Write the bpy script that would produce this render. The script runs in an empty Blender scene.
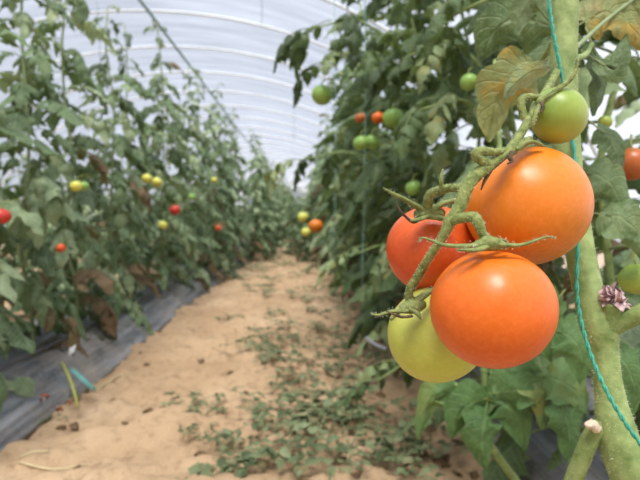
import bpy, math, random
import numpy as np
from mathutils import Vector, Matrix, noise
PI = math.pi
scene = bpy.context.scene
col = scene.collection

# ------------------------------------------------------------------ camera
F = 500.0                                   # focal length in pixels of a 640 x 480 frame
CAM_H = 0.65
YAW, PITCH = math.radians(1.72), math.radians(2.63)
fwd = Vector((math.sin(YAW)*math.cos(PITCH), math.cos(YAW)*math.cos(PITCH), -math.sin(PITCH)))
rgt = Vector((math.cos(YAW), -math.sin(YAW), 0))
upv = rgt.cross(fwd)
CAM = Vector((0, 0, CAM_H))
cd = bpy.data.cameras.new('camera'); cam = bpy.data.objects.new('camera', cd); col.objects.link(cam)
cam.matrix_world = Matrix(((rgt.x, upv.x, -fwd.x, CAM.x), (rgt.y, upv.y, -fwd.y, CAM.y), (rgt.z, upv.z, -fwd.z, CAM.z), (0, 0, 0, 1)))
cd.sensor_width = 36.0
cd.lens = 36.0*F/640
cd.clip_start = 0.02
cd.dof.use_dof = True
cd.dof.focus_distance = 0.325
cd.dof.aperture_fstop = 10.0
cd.dof.aperture_blades = 0
scene.camera = cam

def P(px, py, d):
    """A point seen at pixel (px, py) at depth d: used to measure positions off the photograph."""
    return CAM + d*(fwd + rgt*((px-320)/F) + upv*((240-py)/F))

# ------------------------------------------------------------------ helpers
def tag(o, label=None, cat=None, group=None, kind=None):
    if label: o['label'] = label
    if cat: o['category'] = cat
    if group: o['group'] = group
    if kind: o['kind'] = kind
    return o

def empty(name, loc):
    o = bpy.data.objects.new(name, None); col.objects.link(o)
    o.location = loc; o.empty_display_size = 0.02
    return o

class MB:
    def __init__(s):
        s.v = []; s.f = []; s.c = []; s.n = 0
    def add(s, verts, faces, cols=None):
        verts = np.asarray(verts, float)
        s.v.append(verts)
        n = s.n
        s.f.extend([tuple(i+n for i in f) for f in faces])
        if cols is None: cols = np.zeros((len(verts), 4))
        s.c.append(np.asarray(cols, float))
        s.n += len(verts)
    def mesh(s, name, off=None, data=True, smooth=True):
        me = bpy.data.meshes.new(name)
        V = np.concatenate(s.v)
        if off is not None: V = V - np.array(off)
        me.from_pydata(V.tolist(), [], s.f)
        if smooth: me.polygons.foreach_set('use_smooth', [True]*len(me.polygons))
        if data:
            a = me.attributes.new('leafdata', 'FLOAT_COLOR', 'POINT')
            a.data.foreach_set('color', np.concatenate(s.c).ravel())
        me.update()
        return me
    def build(s, name, mat, parent=None, off=None, data=True, smooth=True):
        me = s.mesh(name, off, data, smooth)
        return link(name, me, mat, parent)

def link(name, me, mat, parent=None, loc=(0, 0, 0)):
    if mat and not me.materials: me.materials.append(mat)
    o = bpy.data.objects.new(name, me); col.objects.link(o)
    o.location = loc
    if parent: o.parent = parent
    return o

def catmull(pts, n):
    """Resample a list of vectors (any dimension) smoothly to n samples per span."""
    p = np.asarray(pts, float)
    if len(p) < 3:
        t = np.linspace(0, 1, n+1)[:, None]
        return p[0]*(1-t)+p[1]*t
    q = np.vstack([2*p[0]-p[1], p, 2*p[-1]-p[-2]])
    out = []
    for i in range(1, len(q)-2):
        for k in range(n):
            t = k/n
            a, b, c, d = q[i-1], q[i], q[i+1], q[i+2]
            out.append(0.5*((2*b)+(c-a)*t+(2*a-5*b+4*c-d)*t*t+(3*b-a-3*c+d)*t**3))
    out.append(p[-1])
    return np.array(out)

def frames(C):
    T = np.gradient(C, axis=0)
    T /= np.linalg.norm(T, axis=1)[:, None]+1e-12
    ref = np.array((0, 0, 1.0)) if abs(T[0][2]) < .9 else np.array((1.0, 0, 0))
    N = np.cross(T[0], ref); N /= np.linalg.norm(N)
    Ns = []
    for t in T:
        N = N - t*np.dot(N, t); N = N/(np.linalg.norm(N)+1e-12)
        Ns.append(N)
    Ns = np.array(Ns)
    return T, Ns, np.cross(T, Ns)

def tube(mb, pts, rad, seg=8, n=4, rough=0.0, seed=0, flat=1.0, coldata=(0.5, 0, 0, 0)):
    """A tapered round tube through pts with radii rad, closed at both ends."""
    A = np.hstack([np.asarray([tuple(p) for p in pts], float), np.asarray(rad, float)[:, None]])
    S = catmull(A, n)
    C, R = S[:, :3], np.abs(S[:, 3])
    T, N, B = frames(C)
    rs = np.random.RandomState(seed)
    verts = []
    for i in range(len(C)):
        for k in range(seg):
            a = 2*PI*k/seg
            r = R[i]*(1+rough*(rs.rand()-.5)*2)
            verts.append(C[i]+r*(math.cos(a)*N[i]+flat*math.sin(a)*B[i]))
    m = len(C)
    faces = [(i*seg+k, i*seg+(k+1) % seg, (i+1)*seg+(k+1) % seg, (i+1)*seg+k) for i in range(m-1) for k in range(seg)]
    verts.append(C[0]); verts.append(C[-1])
    a, b = m*seg, m*seg+1
    faces += [(a, (k+1) % seg, k) for k in range(seg)]
    faces += [(b, (m-1)*seg+k, (m-1)*seg+(k+1) % seg) for k in range(seg)]
    cols = np.tile(np.array(coldata, float), (len(verts), 1))
    mb.add(verts, faces, cols)
    return C, R, N, B

def fuzz(mb, C, R, N, B, count, rs, lo=.0012, hi=.0030, w=.00015):
    for _ in range(count):
        i = rs.randint(0, len(C)-1); t = rs.rand(); a = rs.rand()*2*PI
        c = C[i]*(1-t)+C[i+1]*t; r = R[i]*(1-t)+R[i+1]*t
        d = math.cos(a)*N[i]+math.sin(a)*B[i]
        p = c+d*r*.97
        tip = p+d*(lo+(hi-lo)*rs.rand())+rs.randn(3)*.0003
        s = np.cross(d, rs.randn(3)); s = s/(np.linalg.norm(s)+1e-9)*w
        mb.add([p-s, p+s, tip], [(0, 1, 2)])

# ------------------------------------------------------------------ materials
def new_mat(name):
    m = bpy.data.materials.new(name); m.use_nodes = True
    nt = m.node_tree
    return m, nt, nt.nodes['Principled BSDF'], nt.nodes['Material Output']

class G:
    """Small shader-graph shorthand."""
    def __init__(s, nt): s.nt = nt
    def n(s, t, **k):
        o = s.nt.nodes.new(t)
        for a, b in k.items(): setattr(o, a, b)
        return o
    def l(s, a, b): s.nt.links.new(a, b)
    def noise(s, vec, scale, detail=4, rough=.6):
        o = s.n('ShaderNodeTexNoise'); o.inputs['Scale'].default_value = scale
        o.inputs['Detail'].default_value = detail; o.inputs['Roughness'].default_value = rough
        if vec is not None: s.l(vec, o.inputs['Vector'])
        return o.outputs['Fac']
    def ramp(s, fac, stops):
        o = s.n('ShaderNodeValToRGB')
        e = o.color_ramp.elements
        while len(e) < len(stops): e.new(0.5)
        for el, (p, c) in zip(e, stops):
            el.position = p; el.color = (*c, 1) if len(c) == 3 else c
        s.l(fac, o.inputs['Fac']) if not isinstance(fac, float) else None
        return o.outputs['Color']
    def mix(s, fac, a, b, blend='MIX'):
        o = s.n('ShaderNodeMix', data_type='RGBA', blend_type=blend)
        for v, i in ((fac, 0), (a, 6), (b, 7)):
            if isinstance(v, (int, float)): o.inputs[i].default_value = v
            elif isinstance(v, tuple): o.inputs[i].default_value = (*v, 1)
            else: s.l(v, o.inputs[i])
        return o.outputs[2]
    def math(s, op, a, b=None, clamp=False):
        o = s.n('ShaderNodeMath', operation=op, use_clamp=clamp)
        for v, i in ((a, 0), (b, 1)):
            if v is None: continue
            if isinstance(v, (int, float)): o.inputs[i].default_value = v
            else: s.l(v, o.inputs[i])
        return o.outputs[0]
    def bump(s, h, strength, dist, bsdf):
        o = s.n('ShaderNodeBump'); o.inputs['Strength'].default_value = strength; o.inputs['Distance'].default_value = dist
        s.l(h, o.inputs['Height']); s.l(o.outputs['Normal'], bsdf.inputs['Normal'])

def simple_mat(name, base, rough=.6, var=None, scale=60, bump=0.0, spec=.4):
    m, nt, b, out = new_mat(name); g = G(nt)
    tc = g.n('ShaderNodeTexCoord').outputs['Object']
    f = g.noise(tc, scale, 4)
    if var is not None:
        g.l(g.ramp(f, [(.3, base), (.7, var)]), b.inputs['Base Color'])
    else:
        b.inputs['Base Color'].default_value = (*base, 1)
    b.inputs['Roughness'].default_value = rough
    b.inputs['Specular IOR Level'].default_value = spec
    if bump: g.bump(f, bump, .002, b)
    return m

def leaf_mat(name, dark, mid, light, yellow, dry, transl=.22, spot=.5):
    m, nt, b, out = new_mat(name); g = G(nt)
    at = g.n('ShaderNodeAttribute', attribute_name='leafdata')
    sep = g.n('ShaderNodeSeparateColor'); g.l(at.outputs['Color'], sep.inputs[0])
    rnd, dr, s = sep.outputs[0], sep.outputs[1], sep.outputs[2]
    tc = g.n('ShaderNodeTexCoord').outputs['Object']
    n1 = g.noise(tc, 38, 3); n2 = g.noise(tc, 170, 4); n3 = g.noise(tc, 26, 2)
    f = g.math('ADD', g.math('MULTIPLY', rnd, .55), g.math('MULTIPLY', n1, .45))
    base = g.ramp(f, [(.22, dark), (.5, mid), (.80, light)])
    # darker / lighter mottling and veins
    base = g.mix(g.math('MULTIPLY', g.ramp(n2, [(.35, (0, 0, 0)), (.75, (1, 1, 1))]), .28), base, light)
    vy = g.math('SINE', g.math('MULTIPLY', g.math('SUBTRACT', at.outputs['Alpha'], g.math('MULTIPLY', s, .22)), 52))
    v2 = g.math('MULTIPLY', g.ramp(vy, [(.80, (0, 0, 0)), (1.0, (1, 1, 1))]), g.ramp(s, [(.02, (0, 0, 0)), (.10, (1, 1, 1))]))
    vein = g.math('MAXIMUM', g.ramp(s, [(0.0, (1, 1, 1)), (.09, (0, 0, 0))]), g.math('MULTIPLY', v2, .6))
    base = g.mix(g.math('MULTIPLY', vein, .45), base, light)
    # yellowing edges of some leaves
    yf = g.math('MULTIPLY', g.ramp(n3, [(.5, (0, 0, 0)), (.66, (1, 1, 1))]), g.ramp(rnd, [(.55, (0, 0, 0)), (.95, (1, 1, 1))]))
    base = g.mix(g.math('MULTIPLY', yf, spot), base, yellow)
    # brown, dried leaves
    dn = g.math('MULTIPLY', g.math('ADD', dr, g.math('MULTIPLY', g.math('SUBTRACT', n1, .5), .5)), 1.0, True)
    dfac = g.ramp(dn, [(.3, (0, 0, 0)), (.6, (1, 1, 1))])
    dcol = g.ramp(n2, [(.3, dry), (.75, tuple(min(1, c*2.6) for c in dry))])
    base = g.mix(dfac, base, dcol)
    g.l(base, b.inputs['Base Color'])
    b.inputs['Roughness'].default_value = .46
    b.inputs['Specular IOR Level'].default_value = .34
    g.bump(g.math('SUBTRACT', n2, g.math('MULTIPLY', vein, .7)), .6, .004, b)
    tr = g.n('ShaderNodeBsdfTranslucent')
    tcol = g.mix(.5, base, (.25, .38, .08))
    g.l(tcol, tr.inputs['Color'])
    mx = g.n('ShaderNodeMixShader'); mx.inputs[0].default_value = transl
    g.l(b.outputs[0], mx.inputs[1]); g.l(tr.outputs[0], mx.inputs[2]); g.l(mx.outputs[0], out.inputs[0])
    return m

M = {}
M['leaf'] = leaf_mat('tomato_leaf', (.016, .040, .010), (.085, .145, .045), (.32, .395, .19), (.45, .36, .06), (.10, .058, .028))
M['leaf_far'] = leaf_mat('tomato_leaf_row', (.024, .054, .017), (.12, .20, .08), (.46, .55, .33), (.40, .38, .10), (.13, .085, .045), spot=.3)
M['leaf_fresh'] = leaf_mat('fresh_green_leaf', (.03, .075, .02), (.105, .21, .06), (.26, .40, .16), (.45, .38, .07), (.20, .11, .04), spot=.8)
M['leaf_yellow'] = leaf_mat('yellowing_leaf', (.04, .065, .012), (.13, .165, .035), (.30, .33, .12), (.56, .34, .05), (.18, .09, .03), spot=.75)
M['weed'] = leaf_mat('weed_leaf', (.04, .06, .022), (.11, .145, .06), (.27, .32, .17), (.36, .32, .14), (.22, .15, .08), spot=.3)
M['stem'] = simple_mat('green_stem', (.13, .20, .05), .65, (.33, .41, .15), 70, .6)
M['stem_far'] = simple_mat('row_stem', (.17, .24, .10), .7, (.30, .36, .18), 40)
M['truss'] = simple_mat('truss_stem', (.085, .125, .022), .7, (.30, .335, .10), 230, .8)
M['sepal'] = simple_mat('sepal', (.10, .14, .03), .7, (.27, .30, .095), 220, .5)
M['dry_sepal'] = simple_mat('dry_sepal', (.035, .024, .014), .8, (.14, .09, .045), 200, .3)
M['fuzz'] = simple_mat('stem_fuzz', (.62, .64, .45), .7)
M['blossom'] = simple_mat('withered_blossom', (.30, .18, .19), .8, (.72, .55, .53), 260, .4)
M['wound'] = simple_mat('stem_scar', (.75, .66, .52), .8, (.55, .42, .25), 300)
M['twine'] = simple_mat('teal_twine', (.02, .22, .14), .5, (.07, .42, .30), 500, .3)
M['pale_twine'] = simple_mat('pale_twine', (.22, .42, .36), .6, (.34, .5, .44), 100)
M['straw'] = simple_mat('straw', (.45, .36, .19), .7, (.62, .52, .30), 60)
M['paper'] = simple_mat('paper', (.80, .80, .80), .7)
M['teal'] = simple_mat('teal_plastic', (.10, .28, .24), .4, (.16, .36, .32), 80)
M['pipe'] = simple_mat('galvanised_pipe', (.62, .64, .66), .4, (.80, .81, .82), 30)
M['purlin'] = simple_mat('grey_green_pipe', (.16, .23, .22), .5, (.22, .30, .29), 30)
M['hose_grey'] = simple_mat('grey_hose', (.22, .22, .23), .5, (.30, .30, .31), 30)
M['hose'] = simple_mat('drip_hose', (.06, .06, .065), .4, (.10, .10, .11), 30)

def fruit_mat(name, a, b_, c, green=None, rough=.34, sub=.06):
    """Skin: a at the stem end, b_ at the waist, c at the blossom end, with fine pale specks."""
    m, nt, b, out = new_mat(name); g = G(nt)
    tc = g.n('ShaderNodeTexCoord').outputs['Generated']
    ob = g.n('ShaderNodeTexCoord').outputs['Object']
    sp = g.n('ShaderNodeSeparateXYZ'); g.l(tc, sp.inputs[0])
    nz = g.noise(tc, 2.2, 2)
    f = g.math('ADD', sp.outputs[2], g.math('MULTIPLY', g.math('SUBTRACT', nz, .5), .55))
    base = g.ramp(f, [(.05, c), (.5, b_), (.95, a)])
    fine = g.noise(ob, 260, 3)
    base = g.mix(g.math('MULTIPLY', g.ramp(fine, [(.42, (0, 0, 0)), (.68, (1, 1, 1))]), .17), base, tuple(min(1, x*1.35+.05) for x in a))
    vo = g.n('ShaderNodeTexVoronoi'); vo.inputs['Scale'].default_value = 420; g.l(ob, vo.inputs['Vector'])
    dots = g.ramp(vo.outputs['Distance'], [(.10, (1, 1, 1)), (.2, (0, 0, 0))])
    base = g.mix(g.math('MULTIPLY', dots, .16), base, tuple(min(1, x*1.3+.12) for x in b_))
    g.l(base, b.inputs['Base Color'])
    rr = g.ramp(g.noise(ob, 90, 3), [(.3, (rough-.04,)*3), (.7, (rough+.08,)*3)])
    g.l(rr, b.inputs['Roughness'])
    b.inputs['Subsurface Weight'].default_value = sub
    b.inputs['Subsurface Radius'].default_value = (1, .4, .15)
    b.inputs['Subsurface Scale'].default_value = .006
    b.inputs['Specular IOR Level'].default_value = .42
    g.bump(fine, .06, .0006, b)
    return m
M['t_orange'] = fruit_mat('orange_tomato', (.68, .148, .008), (.66, .118, .005), (.54, .086, .005))
M['t_amber'] = fruit_mat('amber_tomato', (.70, .19, .012), (.67, .185, .008), (.44, .15, .006))
M['t_red'] = fruit_mat('red_orange_tomato', (.60, .10, .012), (.60, .072, .007), (.52, .055, .007))
M['t_green'] = fruit_mat('pale_green_tomato', (.44, .46, .08), (.45, .475, .068), (.40, .42, .055), rough=.36)
M['t_green2'] = fruit_mat('green_tomato', (.22, .32, .045), (.30, .38, .06), (.34, .38, .07), rough=.34)
M['t_deepgreen'] = fruit_mat('deep_green_tomato', (.16, .30, .05), (.24, .40, .08), (.30, .44, .10))
M['t_dull'] = fruit_mat('dull_orange_tomato', (.40, .13, .03), (.44, .11, .02), (.40, .10, .02))
M['t_yellow'] = fruit_mat('yellow_tomato', (.52, .55, .10), (.62, .58, .10), (.60, .52, .08))
M['t_fullred'] = fruit_mat('ripe_red_tomato', (.46, .035, .015), (.48, .03, .015), (.44, .03, .015))

# soil
m, nt, b, out = new_mat('sandy_soil'); g = G(nt)
tc = g.n('ShaderNodeTexCoord').outputs['Object']
n1 = g.noise(tc, 2.2, 5); n2 = g.noise(tc, 26, 6, .65); n3 = g.noise(tc, 140, 3)
base = g.ramp(n1, [(.3, (.40, .262, .15)), (.55, (.50, .345, .205)), (.75, (.62, .45, .29))])
base = g.mix(g.math('MULTIPLY', g.ramp(n2, [(.30, (1, 1, 1)), (.48, (0, 0, 0))]), .65), base, (.22, .135, .075))
base = g.mix(g.math('MULTIPLY', g.ramp(n3, [(.58, (0, 0, 0)), (.75, (1, 1, 1))]), .35), base, (.70, .52, .36))
g.l(base, b.inputs['Base Color']); b.inputs['Roughness'].default_value = .95; b.inputs['Specular IOR Level'].default_value = .15
g.bump(g.math('ADD', n2, g.math('MULTIPLY', n3, .4)), .8, .02, b)
M['soil'] = m

# plastic mulch film
m, nt, b, out = new_mat('mulch_film'); g = G(nt)
tc = g.n('ShaderNodeTexCoord').outputs['Object']
mp = g.n('ShaderNodeMapping'); mp.inputs['Scale'].default_value = (9, .8, 9); g.l(tc, mp.inputs[0])
n1 = g.noise(mp.outputs[0], 3.0, 4); n2 = g.noise(tc, 3.2, 4); n3 = g.noise(tc, 60, 4)
base = g.ramp(n1, [(.33, (.05, .055, .065)), (.5, (.13, .14, .155)), (.68, (.26, .27, .29))])
base = g.mix(g.math('MULTIPLY', g.ramp(n2, [(.45, (0, 0, 0)), (.7, (1, 1, 1))]), .6), base, (.42, .34, .26))
base = g.mix(g.math('MULTIPLY', g.ramp(n3, [(.55, (0, 0, 0)), (.7, (1, 1, 1))]), .4), base, (.45, .36, .26))
g.l(base, b.inputs['Base Color']); b.inputs['Roughness'].default_value = .38
g.bump(n1, .6, .02, b)
M['mulch'] = m

# greenhouse film: thin milky plastic, partly see-through
m, nt, b, out = new_mat('greenhouse_film'); g = G(nt)
nt.nodes.remove(b)
tc = g.n('ShaderNodeTexCoord').outputs['Object']
mp = g.n('ShaderNodeMapping'); mp.inputs['Scale'].default_value = (.35, 3.2, .35); g.l(tc, mp.inputs[0])
n1 = g.noise(mp.outputs[0], 2.0, 5, .65)
tcol = g.ramp(n1, [(.32, (.60, .62, .68)), (.66, (.97, .98, 1.0))])
tp = g.n('ShaderNodeBsdfTransparent'); g.l(tcol, tp.inputs[0])
tl = g.n('ShaderNodeBsdfTranslucent'); tl.inputs[0].default_value = (.55, .61, .73, 1)
df = g.n('ShaderNodeBsdfDiffuse'); df.inputs[0].default_value = (.54, .60, .71, 1)
m1 = g.n('ShaderNodeMixShader'); m1.inputs[0].default_value = .35; g.l(tl.outputs[0], m1.inputs[1]); g.l(df.outputs[0], m1.inputs[2])
m2 = g.n('ShaderNodeMixShader'); g.l(g.math('ADD', g.math('MULTIPLY', n1, .5), .17), m2.inputs[0]); g.l(tp.outputs[0], m2.inputs[1]); g.l(m1.outputs[0], m2.inputs[2])
g.l(m2.outputs[0], out.inputs[0])
M['film'] = m

# ------------------------------------------------------------------ ground
def gz(x, y):
    """Height of the trodden sandy path and of the soil under the beds."""
    v = Vector((x, y, 0))
    h = .035*noise.noise(v*1.3+Vector((3, 1, 0)))+.022*noise.noise(v*3.7)+.020*(.5-abs(noise.noise(v*6.0)))+.022*noise.noise(v*11.0)+.014*noise.noise(v*24)
    # heel and wheel ridges across the left half of the path
    h += .034*math.sin(y*13+2.5*noise.noise(v*2.0)*2)*math.exp(-((x+.40)/.22)**2)*max(0, min(1, (3.2-y)))
    h += .03*math.exp(-((x+.15)/.18)**2)*(.5+.5*noise.noise(Vector((0, y*.7, 5))))
    h -= .025*math.exp(-((x-.28)/.12)**2)
    return h*(1 if y > .3 else .5)

def grid(name, xs, ys, zf, mat):
    mb = MB()
    V = [(x, y, zf(x, y)) for y in ys for x in xs]
    n = len(xs)
    mb.add(V, [(j*n+i, j*n+i+1, (j+1)*n+i+1, (j+1)*n+i) for j in range(len(ys)-1) for i in range(n-1)])
    return mb.build(name, mat, data=False)

xs = np.concatenate([np.linspace(-9, -1.5, 12)[:-1], np.linspace(-1.5, -1.0, 8)[:-1], np.linspace(-1.0, .75, 125), np.linspace(.75, 1.6, 14)[1:], np.linspace(1.6, 6, 8)[1:]])
ys = np.concatenate([np.linspace(-7, .6, 16)[:-1], np.linspace(.6, 3.2, 170)[:-1], np.linspace(3.2, 8, 110)[:-1], np.linspace(8, 20, 60)[:-1], np.linspace(20, 60, 30)])
tag(grid('ground', xs, ys, gz, M['soil']), kind='structure')

def ribbon(name, prof, y0, y1, ny, amp, seed, label):
    """A plastic mulch sheet laid over a raised bed: profile (x, z) swept along the row, wrinkled lengthwise."""
    mb = MB(); pr = catmull(prof, 5); V = []
    n = len(pr)
    yy = np.concatenate([np.linspace(y0, 4, ny)[:-1], np.linspace(4, y1, ny)])
    for y in yy:
        for k, (x, z) in enumerate(pr):
            w = noise.noise(Vector((x*14+seed, y*.9, z*14)))*amp+noise.noise(Vector((x*40+seed, y*3.1, z*40)))*amp*.5
            e = noise.noise(Vector((seed, y*1.1, k*.04)))*.02
            V.append((x+e+w*.5, y, z+w+.02))
    mb.add(V, [(j*n+i, j*n+i+1, (j+1)*n+i+1, (j+1)*n+i) for j in range(len(yy)-1) for i in range(n-1)])
    o = mb.build(name, M['mulch'], data=False)
    sol = o.modifiers.new('thickness', 'SOLIDIFY'); sol.thickness = .0015
    tag(o, label, 'plastic mulch')
    return o
ribbon('mulch_sheet', [(-.83, -.03), (-.855, .015), (-.92, .075), (-1.0, .115), (-1.15, .13), (-1.3, .125), (-1.42, .08), (-1.48, -.02)], .3, 36, 60, .022, 3, 'long silver grey plastic mulch sheet over the bed beside the bare path')
ribbon('mulch_sheet', [(.50, -.03), (.54, .03), (.62, .07), (.75, .085), (.95, .08), (1.1, .04), (1.15, -.02)], .3, 36, 60, .014, 11, 'grey plastic mulch sheet under the row with the large ripe tomatoes')

# ------------------------------------------------------------------ tunnel
CX, A_, B_ = -1.78, 4.05, 3.0
HS, HY0 = 1.17, 5.7-5*1.17
def arch(y0, y1, ny, na, name, kind='structure'):
    mb = MB(); V = []
    for j in range(ny+1):
        y = y0+(y1-y0)*j/ny
        sag = 1-.008*abs(math.sin(PI*(y-HY0)/HS))
        for i in range(na+1):
            a = PI*i/na
            w = sag+.0022*noise.noise(Vector((a*2.2, y*4.5, 0)))+.002*noise.noise(Vector((a*5, y*11, 4)))
            V.append((CX+A_*math.cos(a)*w, y, B_*math.sin(a)**.92*w-.02))
    n = na+1
    mb.add(V, [(j*n+i, j*n+i+1, (j+1)*n+i+1, (j+1)*n+i) for j in range(ny) for i in range(na)])
    o = mb.build(name, M['film'], data=False); tag(o, kind='structure')
    return o
arch(-5, 42, 47*8, 56, 'ceiling')
def endwall(y, name):
    mb = MB(); V = [(CX, y, 0)]
    for i in range(41):
        a = PI*i/40; V.append((CX+A_*math.cos(a), y, B_*math.sin(a)**.92-.02))
    mb.add(V, [(0, i+1, i+2) for i in range(40)])
    tag(mb.build(name, M['film'], data=False, smooth=False), kind='structure')
endwall(42, 'wall_far'); endwall(-5, 'wall_back')

k = 0
for j in range(-3, 36):
    y = HY0+HS*j
    mb = MB(); pts = []
    for i in range(33):
        a = PI*i/32
        pts.append((CX+(A_-.05)*math.cos(a), y, (B_-.05)*math.sin(a)**.92-.02))
    tube(mb, pts, [.016]*33, 8, 2)
    o = mb.build('tunnel_hoop', M['pipe'], off=(CX, y, 0), data=False); o.location = (CX, y, 0)
    if j < 5: tag(o, 'pale pipe hoop arching overhead near the camera', 'hoop', 'hoops near the camera')
    elif j < 9: tag(o, 'pale pipe hoop of the tunnel, ' + ('nearest', 'second nearest', 'third nearest', 'fourth nearest')[j-5] + ' of those in view', 'hoop')
    else: tag(o, 'thin pale pipe hoop in the far stretch of the tunnel', 'hoop', 'far tunnel hoops')
mb = MB(); pts = [(CX+.06, y, B_-.085) for y in np.linspace(-4.9, 41.9, 12)]
tube(mb, pts, [.019]*12, 8, 2)
o = mb.build('ridge_pipe', M['purlin'], data=False)
tag(o, 'dark grey green ridge pipe running along the roof of the tunnel', 'pipe')

# ------------------------------------------------------------------ leaves
def leaflet(mb, base, d, up, L, W, droop, fold, rs, nx=8, hn=2, rnd=.5, dry=0.0, lobes=4, lob=.22, twist=0.0, curl=0.0):
    """One leaflet: blade with toothed lobes, folded on its midrib, curving down along its length."""
    d = np.array(d, float); d /= np.linalg.norm(d)
    side = np.cross(d, up); side /= np.linalg.norm(side)+1e-9
    nrm = np.cross(side, d)
    p = np.array(base, float)
    ph = rs.rand()*6.28; ph2 = rs.rand()*6.28
    verts = []; cols = []
    step = L/nx
    ang = droop/nx
    for i in range(nx+1):
        t = i/nx
        w = W*(math.sin(PI*min(1, .06+.94*t)**.72))**.85*.5
        if i == nx: w = W*.015
        if 0 < i < nx: w *= 1+lob*(1 if i % 2 else -1)*(.6+.4*math.sin(ph+i))
        sd = side*math.cos(twist*t)+nrm*math.sin(twist*t)
        nn = np.cross(sd, d)
        for j in range(-hn, hn+1):
            s = j/hn
            f = fold+.25*math.sin(ph+t*5)
            lift = abs(s)*w*math.tan(f)*-1 - curl*(abs(s)**2)*w + .10*W*math.sin(ph2+t*9+s*2.5)*abs(s)
            q = p+sd*(s*w*math.cos(f))+nn*lift+d*(abs(s)*-.10*L*(.5 if i else 0))
            verts.append(q); cols.append((rnd, dry, abs(s), t))
        # bend the direction down
        c, s_ = math.cos(ang), math.sin(ang)
        d, nrm = d*c-nrm*s_, nrm*c+d*s_
        p = p+d*step
    n = 2*hn+1
    faces = [(i*n+j, i*n+j+1, (i+1)*n+j+1, (i+1)*n+j) for i in range(nx) for j in range(n-1)]
    mb.add(verts, faces, cols)

def compound(mb, rs, L, base=(0, 0, 0), az=0.0, elev=.5, wilt=1.0, pairs=3, nx=8, hn=2, rnd=.5, dry=0.0, rad=.0022, wide=.55):
    """A whole tomato leaf: drooping rachis, leaflet pairs and a terminal leaflet."""
    d = np.array((math.cos(az)*math.cos(elev), math.sin(az)*math.cos(elev), math.sin(elev)))
    p = np.array(base, float); pts = [p]
    ns = 8
    for i in range(ns):
        d = d+np.array((0, 0, -1))*wilt*.19*(.6+.8*i/ns)+rs.randn(3)*.04
        d /= np.linalg.norm(d)
        p = p+d*(L*.72/ns); pts.append(p)
    tube(mb, pts, list(np.linspace(rad, rad*.45, ns+1)), 5, 1, coldata=(.6+.3*rnd, dry*.8, 0, 0))
    T = np.gradient(np.array(pts), axis=0)
    up = np.array((0, 0, 1.0))
    for k in range(pairs):
        i = int(ns*(.34+.5*k/max(1, pairs-1))) if pairs > 1 else 5
        t = T[i]/np.linalg.norm(T[i]); sd = np.cross(t, up); sd /= np.linalg.norm(sd)+1e-9
        for sg in (-1, 1):
            dd = sd*sg*(.9)+t*(.55+.3*rs.rand())+np.array((0, 0, -.25*wilt*rs.rand()))
            l = L*(.27+.09*rs.rand())*(1 if k else .8)
            leaflet(mb, pts[i]+dd*.008, dd, up+rs.randn(3)*.25, l, l*wide*(.85+.3*rs.rand()), (.5+.9*rs.rand())*wilt, .15+.35*rs.rand()*wilt, rs, nx, hn,
                    min(1, max(0, rnd+.25*(rs.rand()-.5))), dry, twist=(rs.rand()-.5)*1.2*wilt, curl=.25*wilt)
    t = T[-1]/np.linalg.norm(T[-1])
    upt = up-t*np.dot(up, t)
    if np.linalg.norm(upt) < .2: upt = np.array((math.cos(az), math.sin(az), .3))
    l = L*.36
    leaflet(mb, pts[-1], t, upt, l, l*wide*1.1, (.3+.6*rs.rand())*wilt, .15+.3*rs.rand()*wilt, rs, nx, hn, rnd, dry, twist=(rs.rand()-.5)*wilt, curl=.2*wilt)

rs0 = np.random.RandomState(7)
LEAF = []      # separate leaf meshes of a tomato plant, petiole base at the origin, pointing +X
for i in range(16):
    mb = MB()
    compound(mb, np.random.RandomState(100+i), .25, elev=.25+.5*rs0.rand(), wilt=.75+.6*rs0.rand(), pairs=2+i % 2, nx=9, hn=2, rnd=rs0.rand(), dry=0, wide=.60+.12*rs0.rand())
    LEAF.append(mb.mesh('leaf'))
    LEAF[-1].materials.append(M['leaf'])
DRY = []
for i in range(5):
    mb = MB()
    compound(mb, np.random.RandomState(300+i), .20, elev=.1, wilt=2.0, pairs=2, nx=8, hn=2, rnd=rs0.rand(), dry=.55+.45*rs0.rand(), wide=.42)
    DRY.append(mb.mesh('leaf')); DRY[-1].materials.append(M['leaf'])

def stem_path(rs, H, lean=(0, 0)):
    n = 7
    return [(lean[0]*(i/n)**1.5+(.0 if i == 0 else rs.randn()*.018), lean[1]*i/n+(.0 if i == 0 else rs.randn()*.018), H*i/n-.02*(i == 0)) for i in range(n+1)]

def leaf_slots(rs, H, n, z0):
    out = []
    az = rs.rand()*6.28
    for i in range(n):
        t = (i+.5*rs.rand())/n
        az += 2.4+rs.randn()*.3
        out.append((z0+(H-z0)*t**1.12, az, (1.25-.55*max(0, t-.55)/.45)*(.8+.35*rs.rand()), t))
    return out

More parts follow.
